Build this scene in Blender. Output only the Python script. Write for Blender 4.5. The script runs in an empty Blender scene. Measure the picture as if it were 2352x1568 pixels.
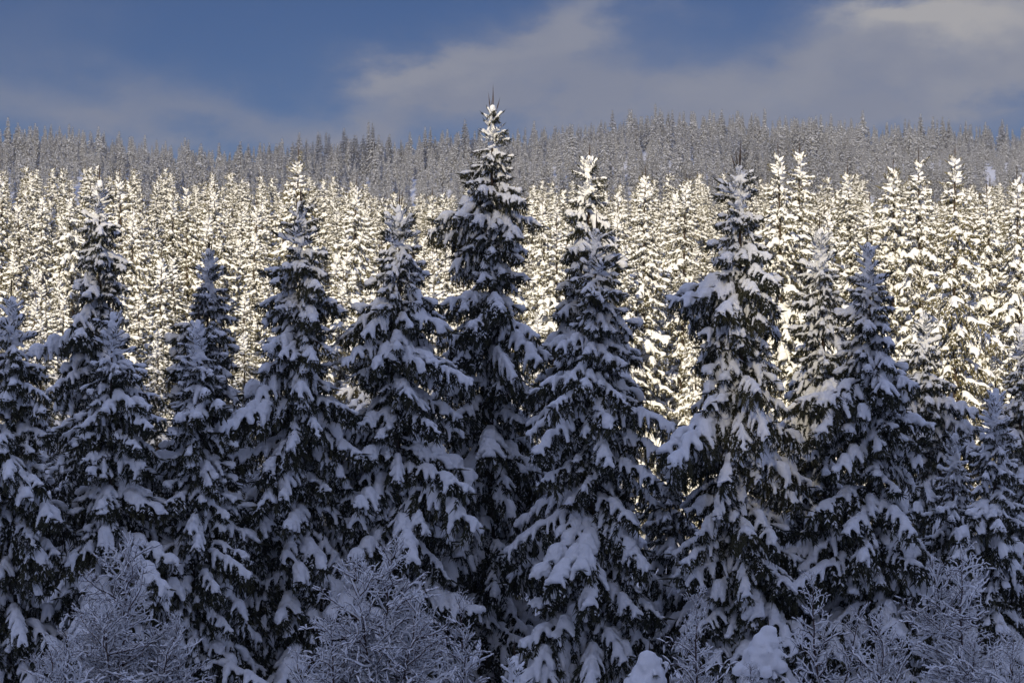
import bpy, math, random
import numpy as np
from mathutils import Matrix, Vector

# ------------------------------------------------------------------ scene, camera, light
scene = bpy.context.scene
COL = scene.collection
R = math.radians

CAM_Z, LENS, PX = 7.0, 70.0, 70.0 / 36.0 * 2352.0      # PX / distance = photo pixels per metre (2352 px wide view)
HORIZON = 941.0                                         # row of the eye level in that view
cam_d = bpy.data.cameras.new('camera')
cam_d.lens = LENS; cam_d.sensor_width = 36.0; cam_d.clip_start = 0.5; cam_d.clip_end = 9000.0
cam = bpy.data.objects.new('camera', cam_d); COL.objects.link(cam)
cam.location = (0, 0, CAM_Z)
cam.rotation_euler = (R(90) + math.atan((HORIZON - 784) / PX), 0, 0)
scene.camera = cam

SUN_EL, SUN_AZ = 19.0, 11.0            # low sun behind the camera, AZ degrees to its left
sx, sy, sz = (-math.sin(R(SUN_AZ)) * math.cos(R(SUN_EL)), -math.cos(R(SUN_AZ)) * math.cos(R(SUN_EL)), math.sin(R(SUN_EL)))
sun_d = bpy.data.lights.new('sun', 'SUN'); sun_d.energy = 4.7; sun_d.angle = R(0.53); sun_d.color = (1.0, 0.87, 0.635)
sun = bpy.data.objects.new('sun', sun_d); COL.objects.link(sun)
sun.rotation_euler = Vector((sx, sy, sz)).to_track_quat('Z', 'Y').to_euler()

world = bpy.data.worlds.new('World'); scene.world = world; world.use_nodes = True
SKY_STRENGTH = 0.1
def build_world():
    nt = world.node_tree; nt.nodes.clear()
    N = nt.nodes.new; L = nt.links.new
    def math_(op, a, b=None, c=None, clamp=False):
        n = N('ShaderNodeMath'); n.operation = op; n.use_clamp = clamp
        for i, v in enumerate((a, b, c)):
            if v is None: continue
            if isinstance(v, (int, float)): n.inputs[i].default_value = v
            else: L(v, n.inputs[i])
        return n.outputs[0]
    def smooth(v, a, b):
        n = N('ShaderNodeMapRange'); n.interpolation_type = 'SMOOTHSTEP'; L(v, n.inputs[0]); n.inputs[1].default_value = a; n.inputs[2].default_value = b; return n.outputs[0]
    def mixc(f, a, b, blend='MIX'):
        n = N('ShaderNodeMix'); n.data_type = 'RGBA'; n.blend_type = blend
        for k, v in ((0, f), (6, a), (7, b)):
            if isinstance(v, (int, float)): n.inputs[k].default_value = v
            elif isinstance(v, tuple): n.inputs[k].default_value = (*v, 1)
            else: L(v, n.inputs[k])
        return n.outputs[2]
    def noise_(vec, scale, detail, rough=0.55):
        n = N('ShaderNodeTexNoise'); n.inputs['Scale'].default_value = scale; n.inputs['Detail'].default_value = detail; n.inputs['Roughness'].default_value = rough; L(vec, n.inputs['Vector']); return n.outputs['Fac']
    out = N('ShaderNodeOutputWorld'); bg = N('ShaderNodeBackground'); bg.inputs['Strength'].default_value = SKY_STRENGTH
    sky = N('ShaderNodeTexSky'); sky.sky_type = 'NISHITA'; sky.sun_disc = False
    sky.sun_elevation = R(SUN_EL); sky.sun_rotation = R(180 + SUN_AZ); sky.altitude = 600; sky.air_density = 1.0; sky.dust_density = 0.0; sky.ozone_density = 2.5
    blue = mixc(1.0, sky.outputs[0], (0.015, 0.122, 0.265), 'MULTIPLY')
    tc = N('ShaderNodeTexCoord'); d = tc.outputs['Generated']; sep = N('ShaderNodeSeparateXYZ'); L(d, sep.inputs[0])
    az = math_('MULTIPLY', math_('ARCTAN2', sep.outputs[0], sep.outputs[1]), 180 / math.pi)
    el = math_('MULTIPLY', math_('ARCSINE', sep.outputs[2]), 180 / math.pi)
    # wisps: the directions are pushed about by noise
    sc = N('ShaderNodeMapping'); sc.inputs['Scale'].default_value = (1, 1, 1.9); L(d, sc.inputs[0]); dv = sc.outputs[0]
    n1 = noise_(dv, 11.0, 6, 0.62); w1 = math_('SUBTRACT', n1, 0.5); mv = N('ShaderNodeMapping'); mv.inputs['Location'].default_value = (5.2, 1.3, 7.7); L(dv, mv.inputs[0])
    n2 = noise_(mv.outputs[0], 11.0, 6, 0.62); w2 = math_('SUBTRACT', n2, 0.5)
    azw = math_('MULTIPLY_ADD', w1, 9.0, az); elw = math_('MULTIPLY_ADD', w2, 4.4, el)
    cv = N('ShaderNodeCombineXYZ'); L(azw, cv.inputs[0]); L(elw, cv.inputs[1])
    def total(banks):
        """soft banks of cloud: centre and radii in pixels of the view, tilt in degrees, amount"""
        o = None
        for px, py, rx, ry, tilt, amp in banks:
            k = 180 / math.pi / PX; m = N('ShaderNodeMapping'); m.vector_type = 'TEXTURE'; L(cv.outputs[0], m.inputs[0])
            m.inputs['Location'].default_value = (math.degrees(math.atan((px - 1176) / PX)), math.degrees(math.atan((HORIZON - py) / PX)), 0)
            m.inputs['Rotation'].default_value = (0, 0, R(tilt)); m.inputs['Scale'].default_value = (rx * k, ry * k, 1)
            dt = N('ShaderNodeVectorMath'); dt.operation = 'DOT_PRODUCT'; L(m.outputs[0], dt.inputs[0]); L(m.outputs[0], dt.inputs[1])
            e = math_('POWER', 0.3679, dt.outputs['Value']); o = math_('MULTIPLY', e, amp) if o is None else math_('MULTIPLY_ADD', e, amp, o)
        return o
    grey = total(CLOUD_BANKS)
    grey = math_('MULTIPLY', grey, math_('MULTIPLY_ADD', n2, 1.5, 0.35), clamp=True)
    n4 = noise_(sc.outputs[0], 34.0, 4, 0.65); grey = math_('MULTIPLY', grey, math_('MULTIPLY_ADD', n4, 0.9, 0.55), clamp=True)
    brt = math_('MULTIPLY', total(CLOUD_BRIGHT), math_('MULTIPLY_ADD', n1, 1.0, 0.5), clamp=True)
    # the broken cloud goes on over the rest of the sky, lighter towards the zenith as such skies are
    n3 = smooth(noise_(dv, 2.8, 3, 0.6), 0.36, 0.60); rest = math_('MULTIPLY', n3, smooth(el, 11.0, 28.0))
    side = math_('MULTIPLY', n3, smooth(math_('ABSOLUTE', az), 15.0, 28.0))
    cover = math_('MAXIMUM', grey, math_('MAXIMUM', rest, math_('MULTIPLY', side, 0.8)))
    lift = math_('MULTIPLY_ADD', smooth(el, 8.0, 60.0), 1.0, 0.0)
    ccol = mixc(lift, CLOUD_LOW, CLOUD_HIGH)
    col = mixc(cover, blue, ccol); col = mixc(brt, col, CLOUD_LIT)
    L(col, bg.inputs[0]); L(bg.outputs[0], out.inputs[0])
CLOUD_LOW, CLOUD_HIGH, CLOUD_LIT = (1.3, 1.52, 2.2), (4.55, 5.5, 9.6), (2.9, 2.85, 2.95)
CLOUD_BANKS = [(1060, 190, 300, 75, 22, 0.8), (1310, 70, 210, 80, 14, 0.75), (1360, 215, 300, 70, 0, 0.85), (1900, 190, 480, 100, 8, 1.0), (2250, 120, 340, 140, 10, 1.0), (1650, 290, 460, 60, 0, 0.5),
               (80, 230, 320, 75, -10, 0.5), (450, 290, 420, 50, 0, 0.5), (40, 60, 240, 70, 0, 0.15), (750, 330, 420, 45, 0, 0.35)]
CLOUD_BRIGHT = [(2080, 50, 210, 42, 6, 0.75), (2300, 65, 260, 70, 0, 0.9), (1020, 175, 170, 34, 20, 0.25), (1330, 70, 180, 55, 20, 0.2), (1750, 190, 260, 45, 10, 0.2), (2290, 200, 150, 45, 20, 0.25)]
build_world()

scene.view_settings.view_transform = 'Standard'; scene.view_settings.look = 'None'
scene.view_settings.exposure = 0.4; scene.view_settings.gamma = 1.0; scene.view_settings.use_curve_mapping = False
scene.cycles.max_bounces = 6; scene.cycles.diffuse_bounces = 3; scene.cycles.glossy_bounces = 2; scene.cycles.transmission_bounces = 2
scene.cycles.use_denoising = True
scene.cycles.caustics_reflective = False; scene.cycles.caustics_refractive = False

# ------------------------------------------------------------------ materials
def mat(name, rough=0.9, spec=0.2):
    m = bpy.data.materials.new(name); m.use_nodes = True
    b = m.node_tree.nodes['Principled BSDF']; b.inputs['Roughness'].default_value = rough
    b.inputs['Specular IOR Level'].default_value = spec
    return m, m.node_tree, b
def ramp(nt, cols):
    r = nt.nodes.new('ShaderNodeValToRGB'); e = r.color_ramp.elements
    while len(e) < len(cols): e.new(0.5)
    for i, (p, c) in enumerate(cols): e[i].position = p; e[i].color = (*c, 1)
    return r
def noise(nt, scale, detail=3, coord='Object'):
    tc = nt.nodes.new('ShaderNodeTexCoord'); n = nt.nodes.new('ShaderNodeTexNoise')
    n.inputs['Scale'].default_value = scale; n.inputs['Detail'].default_value = detail
    nt.links.new(tc.outputs[coord], n.inputs['Vector']); return n
def needle_material(name, dark, light, ):
    m, nt, b = mat(name, 0.75, 0.25)
    oi = nt.nodes.new('ShaderNodeObjectInfo'); n = noise(nt, 9.0, 2)
    mx = nt.nodes.new('ShaderNodeMath'); mx.operation = 'MULTIPLY_ADD'; mx.inputs[1].default_value = 0.35
    nt.links.new(oi.outputs['Random'], mx.inputs[0]); nt.links.new(n.outputs['Fac'], mx.inputs[2])
    r = ramp(nt, [(0.3, dark), (0.95, light)]); nt.links.new(mx.outputs[0], r.inputs[0]); nt.links.new(r.outputs[0], b.inputs['Base Color'])
    return m
M_NEEDLE = needle_material('spruce_needles', (0.009, 0.012, 0.006), (0.046, 0.043, 0.016))
M_SUN_TONED = needle_material('sun_toned_needles', (0.06, 0.055, 0.028), (0.17, 0.148, 0.075))  # needles of the sunlit forest: the sun's brightness is painted into this lighter colour
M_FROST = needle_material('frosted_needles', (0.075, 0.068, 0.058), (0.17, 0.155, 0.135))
def bark_material(name, a, c):
    m, nt, b = mat(name, 0.95, 0.1); n = noise(nt, 14, 4)
    r = ramp(nt, [(0.3, a), (0.7, c)]); nt.links.new(n.outputs['Fac'], r.inputs[0]); nt.links.new(r.outputs[0], b.inputs['Base Color'])
    return m
M_BARK = bark_material('spruce_bark', (0.03, 0.022, 0.016), (0.085, 0.058, 0.042))
M_TWIG = bark_material('birch_twig_bark', (0.035, 0.022, 0.02), (0.09, 0.055, 0.05))
def snow_material(name, bump=0.45, scale=34.0):
    m, nt, b = mat(name, 0.65, 0.15)
    n0 = noise(nt, 2.2, 3); r = ramp(nt, [(0.25, (0.80, 0.81, 0.83)), (0.75, (0.88, 0.88, 0.88))])
    nt.links.new(n0.outputs['Fac'], r.inputs[0]); nt.links.new(r.outputs[0], b.inputs['Base Color'])
    n = noise(nt, scale, 5); bp = nt.nodes.new('ShaderNodeBump'); bp.inputs['Strength'].default_value = bump; bp.inputs['Distance'].default_value = 0.03
    nt.links.new(n.outputs['Fac'], bp.inputs['Height']); nt.links.new(bp.outputs[0], b.inputs['Normal'])
    return m
M_SNOW = snow_material('snow')
M_GROUND = snow_material('ground_snow', 0.5, 3.0)

# ------------------------------------------------------------------ mesh helpers
def new_mesh(name, V, F, mats, mi=None, smooth=False):
    V = np.asarray(V, np.float32).reshape(-1, 3); F = np.asarray(F, np.int32).reshape(-1, 3)
    me = bpy.data.meshes.new(name)
    me.vertices.add(len(V)); me.vertices.foreach_set('co', V.ravel())
    me.loops.add(F.size); me.loops.foreach_set('vertex_index', F.ravel())
    me.polygons.add(len(F)); me.polygons.foreach_set('loop_start', np.arange(0, F.size, 3, dtype=np.int32))
    for m in mats: me.materials.append(m)
    if mi is not None: me.polygons.foreach_set('material_index', np.asarray(mi, np.int32))
    me.polygons.foreach_set('use_smooth', np.full(len(F), smooth, bool))
    me.update(calc_edges=True)
    return me
def nrm(a): return a / (np.linalg.norm(a, axis=-1, keepdims=True) + 1e-9)
def frames(d):
    ref = np.where(np.abs(d[:, 2:3]) > 0.9, np.array([[1., 0, 0]]), np.array([[0., 0, 1]]))
    u = nrm(np.cross(d, ref)); return u, np.cross(d, u)
def spindles(P0, P1, rad, mid=0.4, blunt=0.0):
    """needle-clad shoots: three-sided spindles from P0 to P1"""
    P0 = np.asarray(P0, float); P1 = np.asarray(P1, float); rad = np.broadcast_to(np.asarray(rad, float), (len(P0),))
    d = nrm(P1 - P0); u, v = frames(d); n = len(P0)
    ring = [P0 + (P1 - P0) * mid + rad[:, None] * (math.cos(a) * u + math.sin(a) * v) for a in (0, 2.094, 4.189)]
    V = np.stack([P0] + ring + [P1], 1).reshape(-1, 3)
    T = np.array([[0, 2, 1], [0, 3, 2], [0, 1, 3], [1, 2, 4], [2, 3, 4], [3, 1, 4]])
    F = (T[None] + 5 * np.arange(n)[:, None, None]).reshape(-1, 3)
    return V, F
def tube(pts, radii, sides=5):
    pts = np.asarray(pts, float); radii = np.asarray(radii, float)
    d = nrm(np.gradient(pts, axis=0)); u, v = frames(d); n = len(pts)
    a = np.arange(sides) * 2 * math.pi / sides
    V = (pts[:, None] + radii[:, None, None] * (np.cos(a)[None, :, None] * u[:, None] + np.sin(a)[None, :, None] * v[:, None])).reshape(-1, 3)
    F = []
    for i in range(n - 1):
        for k in range(sides):
            A = i * sides + k; B = i * sides + (k + 1) % sides
            F += [[A, B, B + sides], [A, B + sides, A + sides]]
    return V, np.array(F)
def merge(parts):
    V, F, M, o = [], [], [], 0
    for v, f, m in parts:
        V.append(v); F.append(np.asarray(f) + o); M.append(np.full(len(f), m)); o += len(v)
    return np.concatenate(V), np.concatenate(F), np.concatenate(M)
_t = (1 + 5 ** 0.5) / 2
ICO_V = nrm(np.array([[-1, _t, 0], [1, _t, 0], [-1, -_t, 0], [1, -_t, 0], [0, -1, _t], [0, 1, _t], [0, -1, -_t], [0, 1, -_t], [_t, 0, -1], [_t, 0, 1], [-_t, 0, -1], [-_t, 0, 1]], float))
ICO_F = np.array([[0, 11, 5], [0, 5, 1], [0, 1, 7], [0, 7, 10], [0, 10, 11], [1, 5, 9], [5, 11, 4], [11, 10, 2], [10, 7, 6], [7, 1, 8], [3, 9, 4], [3, 4, 2], [3, 2, 6], [3, 6, 8], [3, 8, 9], [4, 9, 5], [2, 4, 11], [6, 2, 10], [8, 6, 7], [9, 8, 1]])
def blob_mesh(C, rad, voxel, smooth=3, squash=0.9):
    """snow: many balls fused into one lumpy skin (voxel remesh), returned as V, F"""
    C = np.asarray(C, float); rad = np.asarray(rad, float)
    S = ICO_V * np.array([1.05, 1.05, squash])
    V = (C[:, None] + rad[:, None, None] * S[None]).reshape(-1, 3)
    F = (ICO_F[None] + 12 * np.arange(len(C))[:, None, None]).reshape(-1, 3)
    me = new_mesh('tmp', V, F, [])
    ob = bpy.data.objects.new('tmp', me); COL.objects.link(ob)
    md = ob.modifiers.new('r', 'REMESH'); md.mode = 'VOXEL'; md.voxel_size = voxel; md.adaptivity = 0.0
    if smooth:
        ms = ob.modifiers.new('s', 'SMOOTH'); ms.iterations = smooth; ms.factor = 0.5
    dg = bpy.context.evaluated_depsgraph_get(); ev = ob.evaluated_get(dg); m2 = ev.to_mesh()
    v = np.empty(len(m2.vertices) * 3, np.float32); m2.vertices.foreach_get('co', v); v = v.reshape(-1, 3)
    m2.calc_loop_triangles(); f = np.empty(len(m2.loop_triangles) * 3, np.int32); m2.loop_triangles.foreach_get('vertices', f); f = f.reshape(-1, 3)
    v = v.copy(); f = f.copy(); ev.to_mesh_clear()
    bpy.data.objects.remove(ob); bpy.data.meshes.remove(me)
    return v, f

# ------------------------------------------------------------------ one spruce bough: twigs with needles, and the snow lying on it
def rot_dir(az, pitch): return np.array([math.cos(pitch) * math.cos(az), math.cos(pitch) * math.sin(az), math.sin(pitch)])
def bough_data(L, kind, rng, lod):
    """local frame: +X outwards from the trunk, +Z up. kind: 'tip' (ascending top shoot), 'light', 'normal', 'heavy'"""
    q = (1.0, 2.1, 4.6)[lod]                       # coarser twigs for trees farther away
    P0, P1, RD = [], [], []; SC, SR = [], []; D0, D1, DR = [], [], []
    tip = kind == 'tip'; cph = rng.uniform(0, 6.28); cper = rng.uniform(0.42, 0.6)
    def clump(x): return 1.0 if L < 0.8 else 0.5 + 0.5 * math.sin(x / cper * 6.2832 + cph)
    # main axis
    n = max(6, int(L / 0.05)); ds = L / n; pts = [np.zeros(3)]; dirs = []
    p_in, p_out = (R(4), R(12)) if tip else (R(rng.uniform(-2, 8)), R(rng.uniform(-38, -14)))
    wob = rng.uniform(-0.25, 0.25)
    for i in range(n):
        t = i / n
        pitch = p_in + (p_out - p_in) * t ** 1.2 + (0 if tip else R(22) * max(0, (t - 0.85) / 0.15))
        d = rot_dir(wob * t, pitch); dirs.append(d); pts.append(pts[-1] + d * ds)
    pts = np.array(pts); dirs = np.array(dirs)
    def shoot(p, d, l, r): P0.append(p); P1.append(p + d * l); RD.append(r)
    def at(t):
        k = min(n - 1, int(t * n)); return pts[k] + (pts[k + 1] - pts[k]) * (t * n - k), dirs[k]
    # side twigs
    step = (0.14 if not tip else 0.13) * q ** 0.7
    rs = {'tip': 0.085, 'light': 0.06, 'normal': 0.084, 'heavy': 0.107, 'pillow': 0.12}[kind] * (0.8 + 0.2 * min(1.4, L))
    cover = {'tip': 0.85, 'light': 0.62, 'normal': 0.9, 'heavy': 1.0, 'pillow': 0.75}[kind]
    lump = rng.uniform(0, 6.28); lf = rng.uniform(9, 15)
    x = 0.05 * L + 0.02; side = 1
    while x < L * 0.97:
        t = x / L; P, D = at(t)
        prof = min(1.0, 0.5 + 2.0 * t) * (1 - t) ** 0.72 + 0.10
        l2 = (0.55 if tip else 0.56) * L * prof * (rng.uniform(0.7, 1.2) if tip else rng.uniform(0.45, 1.3))
        l2 = min(l2, 0.55)
        az0 = math.atan2(D[1], D[0]) + side * R(rng.uniform(30, 78)); pit = (R(8) if tip else R(rng.uniform(-14, 0))) + 0.5 * math.asin(D[2])
        droop = R(rng.uniform(-10, 10)) if tip else R(rng.uniform(-84, -48)) * min(1, l2 / 0.3 + 0.25)
        ns = max(2, int(l2 / (0.05 * q))); s = l2 / ns; p = P.copy(); fin = rng.uniform(0.5, 1.08) * cover
        if kind == 'light' and rng.random() < 0.25: fin = 0
        cl = clump(x); fin *= 0.25 if cl < 0.16 else 0.8 + 0.25 * cl
        for j in range(ns):
            u = j / ns; d = rot_dir(az0 - side * 0.35 * u, pit + droop * u ** 0.5); p2 = p + d * s
            shoot(p, d, s * 1.25, (0.016 if tip else 0.013) * q ** 0.75)
            sd = nrm(np.cross(d, [0, 0, 1.0]))
            for sg in (-1, 1, -1, 1):
                if not tip and rng.random() < (0.8 if lod == 0 else 0.6):
                    dd = nrm(0.75 * d + sg * 0.62 * sd + np.array([0, 0, rng.uniform(-0.75, 0.02)]))
                    sp = p + d * s * rng.random(); sl = rng.uniform(0.06, 0.13) * q ** 0.55
                    shoot(sp, dd, sl, rng.uniform(0.010, 0.015) * q ** 0.75)
                    if rng.random() < (0.3 if lod == 0 else 0.6): D0.append(sp + np.array([0, 0, 0.012])); D1.append(sp + dd * sl * rng.uniform(0.7, 1.05) + np.array([0, 0, 0.016])); DR.append(rng.uniform(0.012, 0.02) * q ** 0.7)
            if not tip and rng.random() < (0.95 if lod == 0 else 0.6):
                dd = nrm(np.array([0.3 * d[0] + rng.normal(0, .3), 0.3 * d[1] + rng.normal(0, .3), -1.0]))
                shoot(p, dd, rng.uniform(0.08, 0.24) * min(1.2, 0.5 + L / 2), rng.uniform(0.011, 0.017) * q ** 0.75)
            if u < fin:
                k = max(1, int(s / 0.035))
                for m in range(k):
                    uu = u + m / k / ns; r = rs * (0.72 + 0.33 * cl) * (0.88 - 0.52 * uu) * rng.uniform(0.85, 1.15) * (1 + 0.3 * math.sin(x * lf + lump))
                    SC.append(p + d * s * m / k + np.array([0, 0, r * 0.62])); SR.append(r)
            p = p2
        # exposed ends
        if rng.random() < (0.9 if tip else 0.35):
            dd = nrm(d + np.array([0, 0, 0.35 if not tip else 0.15])); shoot(p - d * 0.03, dd, rng.uniform(0.08, 0.16), 0.014 * q ** 0.6)
        side = -side
        x += step * 0.5 * rng.uniform(0.75, 1.25)
    # along the axis: hanging twigs and the ridge of snow
    x = 0.04
    while x < L * (0.8 if tip else 0.93):
        P, D = at(x / L)
        if not tip:
            for _ in range(2 if lod == 0 else 1):
                dd = nrm(np.array([rng.normal(0, .35), rng.normal(0, .35), -1.0])); shoot(P, dd, rng.uniform(0.1, 0.34) * min(1, 0.35 + L / 2), 0.013 * q ** 0.8)
        x += 0.06 * q
    x = (0.10 if kind == 'heavy' else 0.16) * L
    xe = L * {'tip': 0.82, 'light': 0.86, 'normal': 0.93, 'heavy': 0.97, 'pillow': 0.9}[kind]
    while x < xe:
        P, D = at(x / L); r = rs * rng.uniform(0.9, 1.2) * (1 + 0.28 * math.sin(x * lf + lump)) * (1 - 0.4 * (x / L) ** 3)
        cl = clump(x); r *= 0.7 + 0.4 * cl
        if cl < 0.16: r *= 0.68
        SC.append(P + np.array([0, 0, r * 0.7])); SR.append(r)
        x += 0.035
    P, D = at(0.999)
    up = 0.30 if not tip else 0.1
    shoot(P - D * 0.1, nrm(D + np.array([0, 0, up])), rng.uniform(0.26, 0.38), 0.021 * q ** 0.6)
    for sg in (-1, 1):
        sd = nrm(np.cross(D, [0, 0, 1.0])); shoot(P - D * 0.08, nrm(D + sg * 0.8 * sd + np.array([0, 0, up])), rng.uniform(0.14, 0.24), 0.018 * q ** 0.6)
    fol = merge([(*spindles(P0, P1, RD), 0), (*tube(pts[::max(1, n // 6)], np.linspace(0.006 + 0.012 * L, 0.005, len(pts[::max(1, n // 6)])), 4), 1)])
    SC = np.array(SC); SR = np.array(SR)
    if lod == 2:                                   # far trees: a handful of snow pats
        k = rng.permutation(len(SC))[:max(9, int(11 + 17 * L))]; C = SC[k]; r = SR[k] * 1.35; S = ICO_V * np.array([1.15, 1.15, 0.62])
        V = (C[:, None] + r[:, None, None] * rng.uniform(0.8, 1.2, (len(k), 1, 1)) * S[None]).reshape(-1, 3); snow = (V, (ICO_F[None] + 12 * np.arange(len(k))[:, None, None]).reshape(-1, 3))
    else:
        snow = blob_mesh(SC, SR * (1.0, 1.2 if not tip else 1.4)[lod], (0.022 if L < 1.6 else 0.026, 0.052)[lod], 1)
    if lod == 0:                                   # crumbly surface
        v = snow[0]; g = np.zeros(len(v))
        for _ in range(7): g += np.sin(v @ (nrm(rng.normal(size=3)) * rng.uniform(35, 110)) + rng.uniform(0, 6.28))
        snow = (v + (g * 0.0032)[:, None] * nrm(v - v.mean(0) * np.array([1, 1, 0]) + np.array([0, 0, 0.1])) + rng.normal(0, 0.0022, v.shape), snow[1])
    if D0:
        dv, df = spindles(D0, D1, DR, 0.45); snow = (np.concatenate([snow[0], dv]), np.concatenate([snow[1], df + len(snow[0])]))
    return fol, snow

CLASSES = [('tip', 0.42), ('light', 0.8), ('normal', 0.85), ('normal', 1.35), ('light', 1.4), ('heavy', 1.25), ('normal', 1.95), ('heavy', 2.0), ('pillow', 1.1)]
rng = np.random.default_rng(11)
NVAR = (3, 2, 2)
LIB = []                                     # LIB[lod][class][variant] = (foliage V,F,M ; snow V,F)
for lod in range(3):
    LIB.append([[bough_data(L, k, np.random.default_rng(1000 * ci + 10 * v + 7), lod) for v in range(NVAR[lod])] for ci, (k, L) in enumerate(CLASSES)])

# ------------------------------------------------------------------ tags, objects
def tag(o, label=None, cat=None, group=None, kind=None):
    for k, v in (('label', label), ('category', cat), ('group', group), ('kind', kind)):
        if v: o[k] = v
    return o
def put(name, me, parent=None, mtx=None):
    o = bpy.data.objects.new(name, me); COL.objects.link(o)
    if parent: o.parent = parent
    if mtx is not None: o.matrix_basis = mtx
    return o
def mtx_np(M):
    return Matrix([list(map(float, r)) for r in M])
def place(x, y, z, az, pitch, roll, s):
    ca, sa = math.cos(az), math.sin(az); cp, sp = math.cos(-pitch), math.sin(-pitch); cr, sr = math.cos(roll), math.sin(roll)
    Rz = np.array([[ca, -sa, 0], [sa, ca, 0], [0, 0, 1]]); Ry = np.array([[cp, 0, sp], [0, 1, 0], [-sp, 0, cp]]); Rx = np.array([[1, 0, 0], [0, cr, -sr], [0, sr, cr]])
    M = np.eye(4); M[:3, :3] = Rz @ Ry @ Rx * s; M[:3, 3] = (x, y, z); return M

# ------------------------------------------------------------------ terrain
def sstep(a, b, v):
    t = np.clip((v - a) / (b - a), 0, 1); return t * t * (3 - 2 * t)
def wavy(x, y, f, seed):
    r = np.random.default_rng(seed); o = 0
    for k in range(5):
        a = r.uniform(0, 6.28); w = f * r.uniform(0.6, 1.9); p = r.uniform(0, 6.28); o = o + np.sin((x * math.cos(a) + y * math.sin(a)) * w + p)
    return o / 5
CREST_Y = -250.0
SHADOW_Z, SHADOW_Y = 12.75, 45.0        # height of the hill's shadow edge at the near row of spruces
CREST_Z = SHADOW_Z + (SHADOW_Y - CREST_Y) / math.cos(R(SUN_AZ)) * math.tan(R(SUN_EL))
SKY_X = np.array([-400, 0, 140, 290, 430, 480, 560, 680, 850, 1000, 1200, 1360, 1530, 1700, 1880, 2080, 2352, 2800.])
SKY_Y = np.array([300, 312, 306, 328, 345, 362, 350, 338, 335, 320, 300, 283, 278, 282, 292, 305, 302, 300.])
RIDGE_Y = 540.0
def ground(x, y):
    x = np.asarray(x, float); y = np.asarray(y, float)
    bank = 5.2 * (1 - sstep(6, 31, y))
    back = (CREST_Z - 5.2 - 10.0) * np.clip((-18 - y) / (-18 - CREST_Y), 0, 1) ** 1.15
    rise = 18.0 * (np.clip(y - 60, 0, 150) / 140) ** 1.4
    mid = rise * (1 - sstep(205, 330, y)) + 17.0 * sstep(205, 330, y)
    col = 1176 + x / np.maximum(y, 200) * PX
    zr = CAM_Z + (HORIZON - np.interp(col, SKY_X, SKY_Y)) * RIDGE_Y / PX - 9.0
    hill = (zr - 17.0) * sstep(300, RIDGE_Y, y) ** 1.0
    fall = -40 * sstep(RIDGE_Y + 20, 1600, y)
    bumps = 0.25 * wavy(x, y, 0.35, 1) + 0.6 * sstep(60, 140, np.abs(y)) * wavy(x, y, 0.07, 2)
    return bank + back + mid + hill + fall + bumps * (1 - sstep(-60, CREST_Y + 60, y))
def grid_mesh(name, xs, ys, m):
    X, Y = np.meshgrid(xs, ys); Z = ground(X, Y); V = np.stack([X, Y, Z], -1).reshape(-1, 3); nx = len(xs)
    i, j = np.meshgrid(np.arange(nx - 1), np.arange(len(ys) - 1)); a = (j * nx + i).ravel()
    F = np.concatenate([np.stack([a, a + 1, a + nx + 1], 1), np.stack([a, a + nx + 1, a + nx], 1)])
    return new_mesh(name, V, F, [m], None, True)
xs = np.unique(np.concatenate([np.linspace(-1500, -320, 20), np.arange(-320, 321, 4.0), np.linspace(320, 1500, 20)]))
ys = np.unique(np.concatenate([np.linspace(-900, -280, 10), np.arange(-280, 620, 4.0), np.linspace(620, 1300, 16)]))
tag(put('ground', grid_mesh('ground', xs, ys, M_GROUND)), 'snow covered ground rising into the wooded hills', kind='structure')

# a cloud drifting behind the camera: it keeps the sun off the far hill
def cloud():
    c = np.random.default_rng(3); C, S = [], []
    back = (420 - 55) / math.tan(R(SUN_EL)); bx = -math.sin(R(SUN_AZ)) * back; by = -math.cos(R(SUN_AZ)) * back
    for k in range(900):
        gx = c.uniform(-520, 520); gy = c.uniform(300, 760)
        r = c.uniform(22, 40); C.append((gx + bx, gy + by, 420 + c.normal(0, 8) + (gy - 300) * 0.02)); S.append(r)
    v, f = blob_mesh(C, S, 9.0, 2, 0.5)
    m, nt, b = mat('cloud', 1.0, 0.0); b.inputs['Base Color'].default_value = (0.9, 0.9, 0.9, 1)
    tr = nt.nodes.new('ShaderNodeBsdfTransparent'); mx = nt.nodes.new('ShaderNodeMixShader'); mx.inputs[0].default_value = 0.4     # thin cloud: some sun comes through
    nt.links.new(tr.outputs[0], mx.inputs[1]); nt.links.new(b.outputs[0], mx.inputs[2]); nt.links.new(mx.outputs[0], nt.nodes['Material Output'].inputs[0])
    tag(put('cloud', new_mesh('cloud', v, f, [m], None, True)), 'broad pale cloud drifting high over the valley', kind='structure')
cloud()

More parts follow.
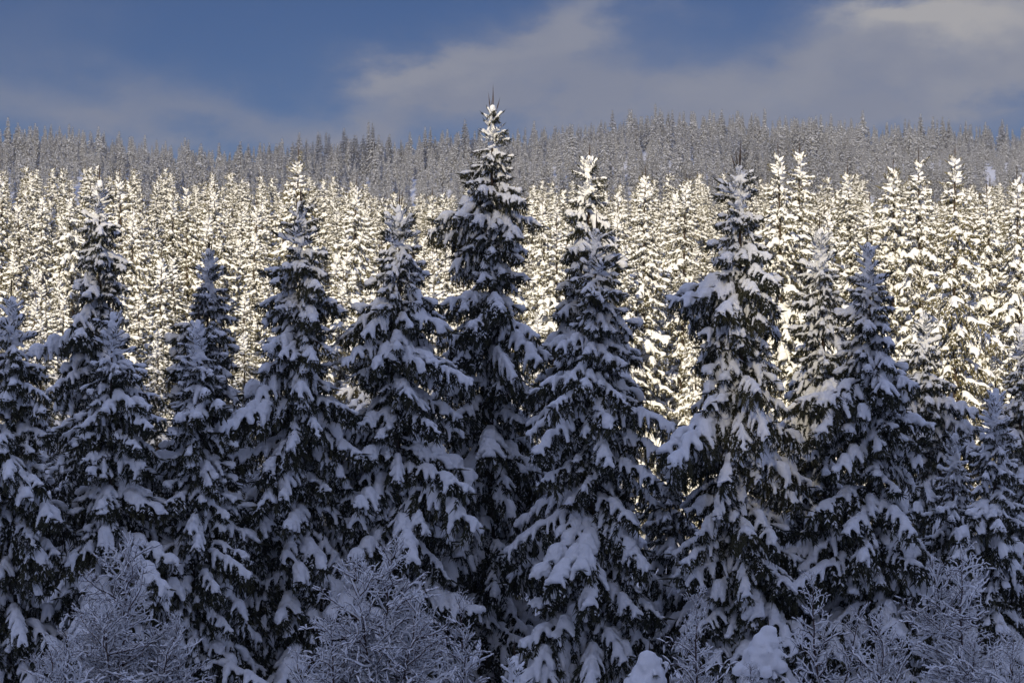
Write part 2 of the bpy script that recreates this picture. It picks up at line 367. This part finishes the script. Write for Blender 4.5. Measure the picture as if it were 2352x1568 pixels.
# ------------------------------------------------------------------ spruces
PITCH_D = [0.0, 0.4, 1.0, 2.0, 3.5, 6.0, 10.0, 16.0]
PITCH_A = [58, 36, 10, -6, -12, -16, -20, -22]
def layout(H, rng, width=1.0, power=0.55, dens=1.0, heavy=0.22, light=0.2, narrow_top=0.0, sparse=None, min_h=0.6, lump=0.25):
    """boughs of one spruce: (class, matrix). d = metres below the tip"""
    out = []; tier = rng.uniform(0.6, 0.85); d = 0.30; az = rng.uniform(0, 6.28); ph = rng.uniform(0, 6.28, 4)
    while d < H - min_h:
        az += 2.39996 + rng.normal(0, 0.35)
        prof = 0.635 * d ** power * width * min(1.0, 0.58 + 0.14 * d)
        if narrow_top: prof *= 1 - 0.5 * (1 - float(sstep(narrow_top * 0.6, narrow_top * 1.3, d)))
        prof *= 1 + lump * math.sin(d * 2.1 + ph[0] + 1.0 * math.sin(az + ph[1])) * min(1, d / 2) + lump * 0.6 * math.sin(2 * az + d * 0.7 + ph[2])
        prof *= 1 + 0.12 * math.cos(az - ph[1]) * min(1, d / 3)
        Lb = max(0.26, prof * rng.choice([rng.uniform(0.42, 0.75), rng.uniform(0.8, 1.15)], p=[.4, .6]))
        pitch = R(np.interp(d, PITCH_D, PITCH_A) + rng.normal(0, 7))
        u = rng.random()
        if d < 1.1 and u < 0.85 and Lb < 0.7: ci = 0
        else:
            hv = heavy * min(1, d / 6); kind = 'pillow' if u < 0.045 * min(1, d / 6) - 0.02 else 'heavy' if u < hv and Lb > 0.8 else ('light' if u > 1 - light else 'normal')
            cand = [i for i, (k, _) in enumerate(CLASSES) if k == kind] or [2]
            ci = min(cand, key=lambda i: abs(math.log(CLASSES[i][1] / Lb)))
        s = min(0.8 if CLASSES[ci][0] == 'pillow' else 1.1 if CLASSES[ci][0] == 'heavy' else 1.35, max(0.55, Lb / CLASSES[ci][1]))
        keep = 1.0 if sparse is None else float(np.interp(d, sparse[0], sparse[1]))
        if rng.random() < keep:
            out.append((ci, int(rng.integers(0, 6)), place(0.05 * math.cos(az), 0.05 * math.sin(az), H - d, az, pitch, rng.normal(0, 0.12), s)))
        d += (0.066 + 0.0035 * d) / dens * rng.uniform(0.6, 1.4) * (0.72 if d < 4 else 0.9) * (1 + 0.6 * math.sin(d * 6.2832 / tier + ph[3]))
    return out
def trunk_parts(H, rng, leaders=1, base=None):
    n = 9; z = np.linspace(-0.6, H, n); w = np.cumsum(rng.normal(0, 0.02, (n, 2)), 0); w -= w[-1]
    pts = np.column_stack([w, z]); base = base or 0.011 * H + 0.02
    parts = [(*tube(pts, np.linspace(base, 0.012, n), 7), 0)]
    P0, P1, RD = [], [], []
    for k in range(leaders):
        a = rng.uniform(0, 6.28); off = 0 if k == 0 else rng.uniform(0.08, 0.25); l = rng.uniform(0.5, 0.75) if k == 0 else rng.uniform(0.35, 0.6)
        b = np.array([off * math.cos(a) * 0.4, off * math.sin(a) * 0.4, H - 0.25]); P0.append(b); P1.append(b + np.array([off * math.cos(a) * 0.6, off * math.sin(a) * 0.6, l])); RD.append(0.02 if k == 0 else 0.015)
    parts.append((*spindles(P0, P1, RD, 0.45), 0))
    return parts
BOUGH = []                                   # shared mesh data of the near boughs
for ci, (k, L) in enumerate(CLASSES):
    BOUGH.append([(new_mesh('bough', *LIB[0][ci][v][0][:2], [M_NEEDLE, M_BARK], LIB[0][ci][v][0][2]), new_mesh('snow_load', *LIB[0][ci][v][1], [M_SNOW], None, True)) for v in range(NVAR[0])])
def tip_snow(seed):
    r = np.random.default_rng(seed); C, S = [], []; d = 0.12; az = r.uniform(0, 6.28)
    while d < 1.5:
        if r.random() < 0.9:
            az += 2.4 + r.normal(0, .5); rr = 0.035 + 0.13 * d * r.uniform(0.3, 1); q = r.uniform(0.045, 0.085)
            for k in range(4): C.append((rr * math.cos(az) * (0.4 + 0.35 * k), rr * math.sin(az) * (0.4 + 0.35 * k), -d - 0.03 * k * r.uniform(0, 1.5) + 0.02)); S.append(q * (1 - 0.13 * k))
        d += r.uniform(0.03, 0.075)
    return new_mesh('tip_snow', *blob_mesh(C, S, 0.022, 1, 0.9), [M_SNOW], None, True)
TIP_SNOW = [tip_snow(61 + k) for k in range(4)]
def near_spruce(x, y, H, seed, label, leaders=1, lean=0.0, name='spruce_tree', cat='spruce', group='shaded spruces of the near row', **kw):
    rng = np.random.default_rng(seed)
    e = put(name, None); e.location = (x, y, float(ground(x, y)) - 0.05); ly = lean + rng.normal(0, 0.012); e.rotation_euler = (rng.normal(0, 0.008), ly, 0); e.location.x -= ly * H; e.empty_display_size = 0.3
    tag(e, label, cat, group)
    v, f, m = merge(trunk_parts(H, rng, leaders)); put('trunk', new_mesh('trunk', v, f, [M_BARK, M_NEEDLE], m), e)
    tag(put('tip_snow', TIP_SNOW[seed % 4], e, mtx_np(place(0, 0, H, rng.uniform(0, 6.28), 0, 0, 1))), kind='stuff')
    for ci, vi, M in layout(H, rng, **kw):
        fo, sn = BOUGH[ci][vi % NVAR[0]]
        b = put('bough', fo, e, mtx_np(M)); sl = put('snow_load', sn, b); sl.scale = (1, rng.uniform(0.85, 1.08), rng.uniform(0.7, 1.2))
    return e
def W(px, D): return (px - 1176) * D / PX
def H_for(px, py, D):
    x = W(px, D); return CAM_Z + (HORIZON - py) * D / PX - float(ground(x, D))

# px, py of the tip in the photograph (2352 px wide), distance, options, label
NEAR = [
 (25, 668, 42.5, dict(width=0.95), 'short shaded spruce at the far left edge with a bare thin tip'),
 (221, 400, 48.0, dict(width=0.80, leaders=1), 'tall slim shaded spruce second from the left with a long single leader'),
 (262, 700, 43.0, dict(width=0.92), 'shorter bushy shaded spruce standing in front of the tall slim left one'),
 (478, 560, 48.5, dict(width=0.80, leaders=4), 'shaded spruce with spiky many-shoot tip behind a shorter one, left of centre'),
 (456, 722, 43.5, dict(width=0.85), 'short shaded spruce in front of the spiky-tipped one, left of centre'),
 (690, 452, 45.0, dict(width=0.98, narrow_top=0.0, leaders=4, heavy=0.3), 'broad shaded spruce with heavy snow shelves, midway between left edge and tallest tree'),
 (917, 455, 45.5, dict(width=0.98, leaders=3), 'shaded spruce with a forked tip immediately left of the tallest tree'),
 (1132, 226, 47.5, dict(width=0.86, leaders=4, narrow_top=1.6, sparse=([0, 4.2, 6, 9, 14], [1, 1, 0.85, 0.72, 0.75])), 'tallest spruce with sunlit crowded tip and gaps showing its trunk'),
 (1355, 345, 49.5, dict(width=0.78, narrow_top=1.2), 'slim spruce with long pointed half-lit tip right of the tallest tree'),
 (1370, 515, 45.0, dict(width=0.98, heavy=0.25), 'broad shaded spruce in front of the slim half-lit one'),
 (1702, 362, 44.0, dict(width=0.98, leaders=4, heavy=0.25), 'big shaded spruce with a four-pronged dark leader, right of centre'),
 (1885, 515, 48.0, dict(width=0.72), 'slim shaded spruce with open tip between two broader ones on the right'),
 (1992, 545, 44.5, dict(width=0.98, heavy=0.25), 'broad shaded spruce with dense tip on the right, nearest to the half-sunlit young spruce'),
 (2285, 880, 43.5, dict(width=0.85, heavy=0.3), 'low shaded spruce with blunt snowy top near the right edge'),
]
for k, (px, py, D, kw, label) in enumerate(NEAR):
    H = H_for(px, py, D)
    near_spruce(W(px, D), D, H, 100 + k, label, **{'dens': 1.15, **kw, 'width': kw['width'] * 1.06})
# second row standing in the gaps
SECOND = [
 (2122, 705, 58.0, dict(width=1.0, heavy=0.3), 'half-sunlit young spruce behind the shaded row on the right'),
 (2350, 735, 56.0, dict(width=0.9), 'partly sunlit spruce cut by the right edge of the picture'),
 (110, 985, 51.0, dict(width=1.0), 'low shaded spruce filling the gap behind the far left spruces'),
 (580, 1040, 51.0, dict(width=1.0), 'low shaded spruce in the gap left of the broad heavy-shelved spruce'),
 (805, 1010, 51.5, dict(width=1.0), 'low shaded spruce in the gap between the broad spruce and the fork-tipped one'),
 (1540, 1020, 51.0, dict(width=1.0, heavy=0.5), 'low snow-heaped spruce in the gap left of the four-pronged spruce'),
 (1835, 960, 51.0, dict(width=1.0), 'low shaded spruce behind the slim open-tipped one'),
 (2190, 985, 50.0, dict(width=1.0, heavy=0.5), 'low snow-heaped spruce below the half-sunlit young spruce'),
]
for k, (px, py, D, kw, label) in enumerate(SECOND):
    near_spruce(W(px, D), D, H_for(px, py, D), 300 + k, label, group='spruces filling gaps behind the near row', **kw)

# ------------------------------------------------------------------ the forest behind: shared tree meshes, trees placed one by one
def tree_mesh(lod, H, seed, needle, **kw):
    rng = np.random.default_rng(seed); FO, SN = [], []
    for ci, vi, M in layout(H, rng, **kw):
        f, s = LIB[lod][ci][vi % NVAR[lod]]
        FO.append((f[0] @ M[:3, :3].T + M[:3, 3], f[1], 0)); SN.append((s[0] @ M[:3, :3].T + M[:3, 3], s[1], 0))
    tv, tf, tm = merge(trunk_parts(H, rng)); fv, ff, _ = merge(FO); sv, sf, _ = merge(SN)
    return (new_mesh('trunk', tv, tf, [M_BARK, needle], tm), new_mesh('crown', fv, ff, [needle]), new_mesh('snow', sv, sf, [M_SNOW], None, True), (tv, tf, fv, ff, sv, sf))
PROTO_MID = [tree_mesh(1, 13.5, 500 + k, M_SUN_TONED, width=w, dens=0.95, heavy=hv, light=lt, lump=0.25, power=pw) for k, (w, hv, lt, pw) in
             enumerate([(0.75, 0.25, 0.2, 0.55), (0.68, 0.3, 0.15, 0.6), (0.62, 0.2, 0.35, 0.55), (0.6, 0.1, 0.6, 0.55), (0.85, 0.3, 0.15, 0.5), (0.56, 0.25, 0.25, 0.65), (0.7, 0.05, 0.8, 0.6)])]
PROTO_BACK = [tree_mesh(2, 13.5, 600 + k, M_SUN_TONED, width=w, dens=0.9, heavy=hv, light=lt, lump=0.22, power=pw) for k, (w, hv, lt, pw) in
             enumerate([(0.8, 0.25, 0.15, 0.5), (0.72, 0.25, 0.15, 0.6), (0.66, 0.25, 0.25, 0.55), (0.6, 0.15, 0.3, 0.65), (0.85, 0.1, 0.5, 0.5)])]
PROTO_FAR = [tree_mesh(2, 13.5, 700 + k, M_FROST, width=w, power=0.85, dens=0.8, heavy=hv, light=lt, lump=0.22) for k, (w, hv, lt) in enumerate([(0.56, 0.3, 0.2), (0.48, 0.3, 0.2), (0.64, 0.3, 0.2), (0.42, 0.3, 0.3), (0.5, 0, 0.9), (0.6, 0, 1.0)])]
rng = np.random.default_rng(77)
TREES = []                                   # apparent size, x, y, height scale, proto set, label, group
MID_X = np.array([-300, 0, 150, 320, 480, 600, 760, 900, 1000, 1100, 1280, 1450, 1600, 1720, 1900, 1980, 2050, 2280, 2352, 2600.])
MID_Y = np.array([375, 375, 372, 372, 385, 395, 388, 432, 425, 415, 402, 392, 390, 392, 400, 388, 395, 420, 395, 395.])
pts_used = []
def free(x, y, dmin):
    return all((x - a) ** 2 + (y - b) ** 2 > dmin * dmin for a, b in pts_used)
SPECIAL = [(668, 345, 92, 'tall narrow sunlit spruce rising above its neighbours behind the broad shaded spruce'),
 (1795, 338, 88, 'tall sunlit spruce, left one of a pair just right of the four-pronged spruce'),
 (1850, 330, 93, 'tall sunlit spruce with pointed tip, right one of a pair right of the four-pronged spruce'),
 (1978, 385, 95, 'sunlit spruce directly behind the broad dense-tipped shaded spruce'),
 (2050, 372, 90, 'dim narrow spruce between the sunlit ones on the right'),
 (2110, 352, 84, 'broad tall sunlit spruce behind the half-sunlit young spruce'),
 (2195, 342, 80, 'tallest and fullest sunlit spruce near the right edge'),
 (2285, 425, 86, 'shorter sunlit spruce right of the tallest one near the right edge'),
 (2345, 395, 84, 'sunlit spruce cut by the right edge of the picture, behind the young spruces'),
 (1480, 388, 88, 'sunlit spruce left of the four-pronged spruce, showing through the wide gap'),
 (1560, 410, 92, 'slightly lower sunlit spruce in the wide gap left of the four-pronged spruce')]
for px, py, D, lab in SPECIAL:
    x = W(px, D); pts_used.append((x, D)); TREES.append((1.0, x, D, H_for(px, py, D) / 13.5, 0, lab, None))
y = 62.0
while y < 205:
    half = 1260 * y / PX + 7; x = -half
    while x < half:
        xx = x + rng.uniform(-1.2, 1.2); yy = y + rng.uniform(-1.5, 1.5); px = 1176 + xx / yy * PX
        ok = free(xx, yy, 1.9)
        if yy < 80 and px > 1250: ok = False
        if ok:
            g = float(ground(xx, yy)); top = float(np.interp(px, MID_X, MID_Y)); hmax = CAM_Z + (HORIZON - top) * yy / PX - g
            h = min(rng.uniform(8.5, 15.5), hmax - abs(rng.normal(0, 0.9)))
            if yy > 160 and rng.random() < 0.4: h = min(16.5, max(h, hmax - abs(rng.normal(0, 2.4))))
            if yy < 80: h = rng.uniform(9.5, 12.5)
            if h > 5:
                pts_used.append((xx, yy)); TREES.append((h / yy, xx, yy, h / 13.5, 0 if yy < 125 else 1, 'snow-laden sunlit spruce in the dense forest behind the shaded row', 'sunlit spruces of the slope behind'))
        x += 2.7 if y < 110 else 2.9
    y += 3.2 if y < 110 else 4.0
FAR = []
y = 330.0
while y < 570:
    half = 1900 * y / PX + 4; x = -half
    while x < half:
        xx = x + rng.uniform(-2, 2); yy = y + rng.uniform(-4, 4); h = rng.uniform(5.5, 10.0) * (1.25 if rng.random() < 0.12 else 1)
        pn = float(wavy(xx, yy, 0.06, 21) + 0.6 * wavy(xx, yy, 0.17, 22)); h *= max(0.62, 1 + 0.3 * pn)
        FAR.append((h / yy, xx, yy, h / 13.5, 3 if pn + rng.normal(0, .25) > 0.3 else 2, 'grey frosted spruce on the far wooded ridge', 'frosted spruces on the far ridge'))
        x += 2.8
    y += 6.5
y = -40.0
while y > CREST_Y - 14:                       # the wooded hill at the photographer's back, whose crest shades the near row
    x = -230.0 + y * 0.36
    while x < 200 + y * 0.36:
        xx = x + rng.uniform(-2, 2); yy = y + rng.uniform(-2, 2); h = rng.uniform(11.5, 13.3)
        FAR.append((0, xx, yy, h / 13.5, 1, '', '')); x += 5.5 if y > CREST_Y + 14 else 3.6
    y -= 8.0 if y > CREST_Y + 20 else 4.0
TREES.sort(key=lambda t: -t[0])
INDIV = TREES[:272]; REST = TREES[272:] + FAR
print('mid trees', len(TREES), 'far', len(FAR), 'near boughs', sum(o.name.startswith('bough') for o in bpy.data.objects))
GAPS = [(-900, 'at the left edge, behind', 'the short thin-tipped shaded spruce', ''), (90, 'left of', 'the tall slim shaded spruce but not at the edge', ''), (221, 'between', 'the tall slim spruce', 'the spiky many-shoot one'), (478, 'between', 'the spiky many-shoot spruce', 'the heavy-shelved one'),
        (690, 'between', 'the heavy-shelved spruce', 'the fork-tipped one'), (917, 'between', 'the fork-tipped spruce', 'the tallest one'), (1132, 'between', 'the tallest spruce', 'the slim half-lit one'),
        (1355, 'between', 'the slim half-lit spruce', 'the four-pronged one'), (1702, 'between', 'the four-pronged spruce', 'the slim open-tipped one'), (1885, 'between', 'the slim open-tipped spruce', 'the dense-tipped one'), (1992, 'between', 'the dense-tipped spruce', 'the fullest sunlit one'), (2195, 'right of', 'the fullest sunlit spruce at the right edge', '')]
RANK = ['largest', 'second largest', 'third largest', 'fourth largest', 'fifth largest']
seen = {}; named = []
for a in INDIV:
    if a[6]:
        px = 1176 + a[1] / a[2] * PX; gi = max(i for i, g in enumerate(GAPS) if px >= g[0]); n = seen.get(gi, 0); seen[gi] = n + 1
        _, word, p, q = GAPS[gi]; where = word + ' ' + p + (' and ' + q if q else '')
        a = a[:5] + (((RANK[n] if n < 5 else 'smaller') + ' sunlit spruce ' + where), 'sunlit spruces ' + where)
    named.append(a)
INDIV = named
for k, (_, x, y, s, ps, lab, grp) in enumerate(INDIV):
    P = (PROTO_MID, PROTO_BACK, PROTO_FAR)[ps]; t, c, sn, _ = P[k % len(P)]
    e = put('spruce_tree', None); e.location = (x, y, float(ground(x, y)) - 0.1); e.rotation_euler = (rng.normal(0, .02), rng.normal(0, .02), rng.uniform(0, 6.28)); e.scale = (s * rng.uniform(0.9, 1.1), s * rng.uniform(0.9, 1.1), s)
    tag(e, lab, 'spruce', grp)
    put('trunk', t, e); tag(put('crown', c, e), kind='stuff'); tag(put('snow', sn, e), kind='stuff')

# the rest of the forest, too many to count: one object that instances whole trees
def forest_stuff(items):
    coll = bpy.data.collections.new('forest_kinds'); kinds = []
    for P, nd in ((PROTO_BACK, M_SUN_TONED), (PROTO_FAR, M_FROST)):
        for pr in P:
            tv, tf, fv, ff, sv, sf = pr[3]
            v, f, m = merge([(tv, tf, 0), (fv, ff, 1), (sv, sf, 2)])
            o = bpy.data.objects.new('forest_kind_%02d' % len(kinds), new_mesh('forest_kind', v, f, [M_BARK, nd, M_SNOW], m, False)); coll.objects.link(o); kinds.append(o)
    me = bpy.data.meshes.new('far_forest'); n = len(items)
    V = np.array([(x, y, float(ground(x, y)) - 0.1) for _, x, y, *_ in items], np.float32); me.vertices.add(n); me.vertices.foreach_set('co', V.ravel())
    r = np.random.default_rng(8); nb, nf = len(PROTO_BACK), len(PROTO_FAR)
    idx = np.array([r.integers(0, nb) if it[4] < 2 else nb + (r.integers(0, 4) if it[4] == 2 else r.integers(3, nf)) for it in items], np.int32)
    sc = np.array([(it[3] * r.uniform(.9, 1.1), it[3] * r.uniform(.9, 1.1), it[3]) for it in items], np.float32)
    a = me.attributes.new('kind_index', 'INT', 'POINT'); a.data.foreach_set('value', idx)
    a = me.attributes.new('tree_scale', 'FLOAT_VECTOR', 'POINT'); a.data.foreach_set('vector', sc.ravel())
    a = me.attributes.new('turn', 'FLOAT_VECTOR', 'POINT'); rt = np.zeros((n, 3), np.float32); rt[:, 2] = r.uniform(0, 6.28, n); a.data.foreach_set('vector', rt.ravel())
    ob = put('far_forest', me); tag(ob, 'mass of snowy spruces covering the slopes behind', 'forest', kind='stuff')
    ng = bpy.data.node_groups.new('far_forest', 'GeometryNodeTree')
    ng.interface.new_socket('Geometry', in_out='INPUT', socket_type='NodeSocketGeometry'); ng.interface.new_socket('Geometry', in_out='OUTPUT', socket_type='NodeSocketGeometry')
    N = ng.nodes.new; L = ng.links.new; gi = N('NodeGroupInput'); go = N('NodeGroupOutput')
    ci = N('GeometryNodeCollectionInfo'); ci.inputs['Collection'].default_value = coll; ci.inputs['Separate Children'].default_value = True; ci.inputs['Reset Children'].default_value = True
    ip = N('GeometryNodeInstanceOnPoints'); ip.inputs['Pick Instance'].default_value = True
    def attr(nm, ty):
        k = N('GeometryNodeInputNamedAttribute'); k.data_type = ty; k.inputs['Name'].default_value = nm; return k.outputs['Attribute']
    L(gi.outputs[0], ip.inputs['Points']); L(ci.outputs[0], ip.inputs['Instance']); L(attr('kind_index', 'INT'), ip.inputs['Instance Index']); L(attr('tree_scale', 'FLOAT_VECTOR'), ip.inputs['Scale'])
    er = N('FunctionNodeEulerToRotation'); L(attr('turn', 'FLOAT_VECTOR'), er.inputs[0]); L(er.outputs[0], ip.inputs['Rotation'])
    L(ip.outputs[0], go.inputs[0])
    md = ob.modifiers.new('forest', 'NODES'); md.node_group = ng
forest_stuff(REST)

# ------------------------------------------------------------------ bare snow-dusted birches in front
def birch_branch(L, seed):
    rng = np.random.default_rng(seed); wood, snow = [], []
    def grow(p, az, pit, l, r, depth):
        n = max(3, int(l / 0.09)); pts = [p]; d0 = []
        for i in range(n):
            az += rng.normal(0, 0.2); pit += rng.normal(0, 0.15) - (0.02 if pit > 0.0 else -0.02)
            pts.append(pts[-1] + rot_dir(az, pit) * l / n)
        pts = np.array(pts); rad = np.linspace(r, r * 0.45, n + 1); wood.append((*tube(pts, rad, 3), 0))
        k = int(n * (0.9 if rng.random() < 0.6 else 1.0)) + 1
        if k > 2:
            sr = (0.0125 + rad[:k] * 0.9) * rng.uniform(0.75, 1.25, k); sr[0] *= 0.4; sr[-1] *= 0.3
            sp = pts[:k] + np.array([0, 0, 1.0]) * (sr * 0.8 + rad[:k] * 0.8)[:, None]; snow.append((*tube(sp, sr, 4), 0))
        if depth < 3:
            x = 0.16 if depth == 1 else 0.08; side = 1 if rng.random() < 0.5 else -1
            while x < l * 0.96:
                q = x / l * n; i = min(n - 1, int(q)); P = pts[i] + (pts[i + 1] - pts[i]) * (q - i); d = pts[i + 1] - pts[i]
                a = math.atan2(d[1], d[0]) + side * rng.uniform(0.5, 1.1); pp = math.asin(d[2] / np.linalg.norm(d)) + rng.uniform(-0.35, 0.45)
                ll = (0.42 * (l - x) + 0.12) * rng.uniform(0.6, 1.2) if depth == 1 else rng.uniform(0.07, 0.22)
                grow(P, a, pp, ll, max(0.005, r * 0.6 * (1 - 0.5 * x / l)), depth + 1)
                side = -side; x += (0.085 if depth == 1 else 0.06) * rng.uniform(0.6, 1.5)
    grow(np.zeros(3), 0, 0.0, L, 0.006 + 0.007 * L, 1)
    w = merge(wood); s = merge(snow)
    return new_mesh('branch', w[0], w[1], [M_TWIG]), new_mesh('snow_line', s[0], s[1], [M_SNOW], None, True)
BIRCH = [(l, [birch_branch(l, 40 + 10 * i + v) for v in range(4)]) for i, l in enumerate((0.6, 1.05, 1.6))]
def birch(px, py, D, width, seed, label, stems=4, name='birch_sapling'):
    rng = np.random.default_rng(seed); x = W(px, D); g = float(ground(x, D)); H = CAM_Z + (HORIZON - py) * D / PX - g
    e = put(name, None); e.location = (x, D, g - 0.05); tag(e, label, 'birch', 'bare frosted birches in front'); e.empty_display_size = 0.2
    a0 = rng.uniform(0, 6.28)
    for q in range(stems):
        Hs = H if q == 0 else H * rng.uniform(0.62, 0.93); a = a0 + q * 2.1 + rng.normal(0, 0.4); out = 0.12 if q == 0 else width * rng.uniform(0.35, 0.8)
        n = 14; t = np.linspace(-0.06, 1, n); w = np.cumsum(rng.normal(0, 0.03, (n, 2)), 0); w -= w[0]
        pts = np.column_stack([w[:, 0] + out * math.cos(a) * np.clip(t, 0, 1) ** 1.3, w[:, 1] + out * math.sin(a) * np.clip(t, 0, 1) ** 1.3, t * Hs])
        v, f = tube(pts, np.linspace(0.042 if q == 0 else 0.03, 0.006, n), 6); put('trunk', new_mesh('trunk', v, f, [M_TWIG]), e)
        zz = 1.3 + 0.5 * rng.random(); az = rng.uniform(0, 6.28)
        while zz < Hs - 0.04:
            az += 2.4 + rng.normal(0, 0.6); dd = Hs - zz
            L = min(width * 0.8 * (0.3 + 0.7 * min(1, dd / 1.5)) * rng.uniform(0.45, 1.25), 0.3 + 0.8 * dd)
            i = min(range(3), key=lambda k: abs(math.log(BIRCH[k][0] / L))); s = min(1.25, max(0.5, L / BIRCH[i][0]))
            b, sn = BIRCH[i][1][int(rng.integers(0, 4))]; o = [np.interp(zz, pts[:, 2], pts[:, c]) for c in (0, 1)]
            pitch = R(np.interp(dd, [0, 0.5, 1.5, 3, 5], [65, 48, 32, 20, 8]) + rng.normal(0, 14))
            br = put('branch', b, e, mtx_np(place(o[0], o[1], zz, az, pitch, rng.normal(0, .6), s))); put('snow_line', sn, br)
            zz += 0.078 * rng.uniform(0.5, 1.5)
BIRCHES = [
 (272, 1240, 36.5, 1.5, 5, 'frosted birch with wide rounded crown at the lower left'),
 (150, 1440, 35.5, 1.1, 4, 'lower frosted birch left beside the wide-crowned one'),
 (405, 1410, 37.0, 1.0, 3, 'lower frosted birch right beside the wide-crowned one at lower left'),
 (880, 1240, 36.0, 1.45, 5, 'tall frosted birch with domed crown below the fork-tipped spruce'),
 (1060, 1365, 37.0, 0.9, 3, 'smaller frosted birch right beside the domed one'),
 (760, 1420, 35.5, 1.0, 4, 'low frosted birch left beside the domed one'),
 (1590, 1345, 37.0, 0.8, 2, 'small narrow frosted birch between two snow heaps'),
 (1895, 1310, 37.0, 0.8, 2, 'slender frosted birch right of the snow heap'),
 (2030, 1400, 36.0, 1.0, 4, 'low bushy frosted birch between two taller ones on the right'),
 (2212, 1255, 36.5, 1.2, 4, 'tallest frosted birch on the right, under the low blunt spruce'),
 (1700, 1520, 34.5, 0.7, 2, 'low frosted birch leaning over the snow heap at the bottom'),
 (2335, 1460, 35.5, 0.9, 3, 'low frosted birch at the bottom right corner'),
]
for k, (px, py, D, w, st, label) in enumerate(BIRCHES): birch(px, py, D, w, 900 + k, label, st)

# ------------------------------------------------------------------ young spruces bowed down under rounded heaps of snow
def buried_spruce(px, py, D, w, seed, label):
    rng = np.random.default_rng(seed); x = W(px, D); g = float(ground(x, D)); H = CAM_Z + (HORIZON - py) * D / PX - g
    e = put('buried_spruce', None); e.location = (x, D, g - 0.05); tag(e, label, 'young spruce', 'young spruces buried in snow'); e.empty_display_size = 0.2
    v, f, m = merge(trunk_parts(H - 0.25, rng)); put('trunk', new_mesh('trunk', v, f, [M_BARK, M_NEEDLE], m), e)
    for k in range(46):
        z = H - 0.35 - (H - 0.7) * (k / 46) ** 0.9; L = w * (0.55 + 0.5 * min(1, (H - z) / 1.5)) * rng.uniform(0.8, 1.1); ci = 5 if k % 3 == 0 else 2; s = min(1.2, L / CLASSES[ci][1])
        fo, sn = BOUGH[ci][k % NVAR[0]]; b = put('bough', fo, e, mtx_np(place(0, 0, z, k * 2.4 + rng.normal(0, .3), R(-12 - 22 * k / 46 + rng.normal(0, 6)), 0, s))); put('snow_load', sn, b)
    C, S = [], []; lean = rng.uniform(-0.25, 0.25)
    for k in range(130):
        t = rng.random() ** 0.7; a = rng.uniform(0, 6.28); rr = w * (0.12 + 0.75 * t) * rng.uniform(0.1, 1.0)
        C.append((rr * math.cos(a) + lean * t, rr * math.sin(a) * 0.8, H - 0.24 - 1.15 * t * w - 0.45 * rr)); S.append(w * rng.uniform(0.2, 0.3))
    v, f = blob_mesh(C, S, 0.03, 9, 0.95); put('snow_cap', new_mesh('snow_cap', v, f, [M_SNOW], None, True), e)
for a in [(1762, 1405, 39.0, 0.55, 71, 'young spruce bowed under a big rounded snow heap at the bottom, right of centre'),
          (1490, 1462, 38.0, 0.6, 72, 'young spruce buried under a wide snow heap left of the small narrow birch')]: buried_spruce(*a)
near_spruce(W(1182, 38.0), 38.0, H_for(1182, 1490, 38.0), 91, 'tiny spruce sapling poking up at the bottom, below the tallest tree', name='spruce_sapling', group='young spruces at the bottom', width=0.55, light=0.7, heavy=0.0)

# ------------------------------------------------------------------ thin winter air
def haze(density):
    V = np.array([[a, b, c] for a in (-1520, 1520) for b in (-920, 1320) for c in (-75, 165)], float)
    F = [[0, 1, 3], [0, 3, 2], [4, 6, 7], [4, 7, 5], [0, 4, 5], [0, 5, 1], [2, 3, 7], [2, 7, 6], [0, 2, 6], [0, 6, 4], [1, 5, 7], [1, 7, 3]]
    m = bpy.data.materials.new('haze'); m.use_nodes = True; nt = m.node_tree; nt.nodes.clear(); o = nt.nodes.new('ShaderNodeOutputMaterial'); p = nt.nodes.new('ShaderNodeVolumePrincipled')
    p.inputs['Density'].default_value = density; p.inputs['Color'].default_value = (0.9, 0.93, 1, 1); nt.links.new(p.outputs[0], o.inputs['Volume'])
    tag(put('haze', new_mesh('haze', V, F, [m])), 'thin pale winter haze in the valley', kind='stuff')
haze(0.00028)
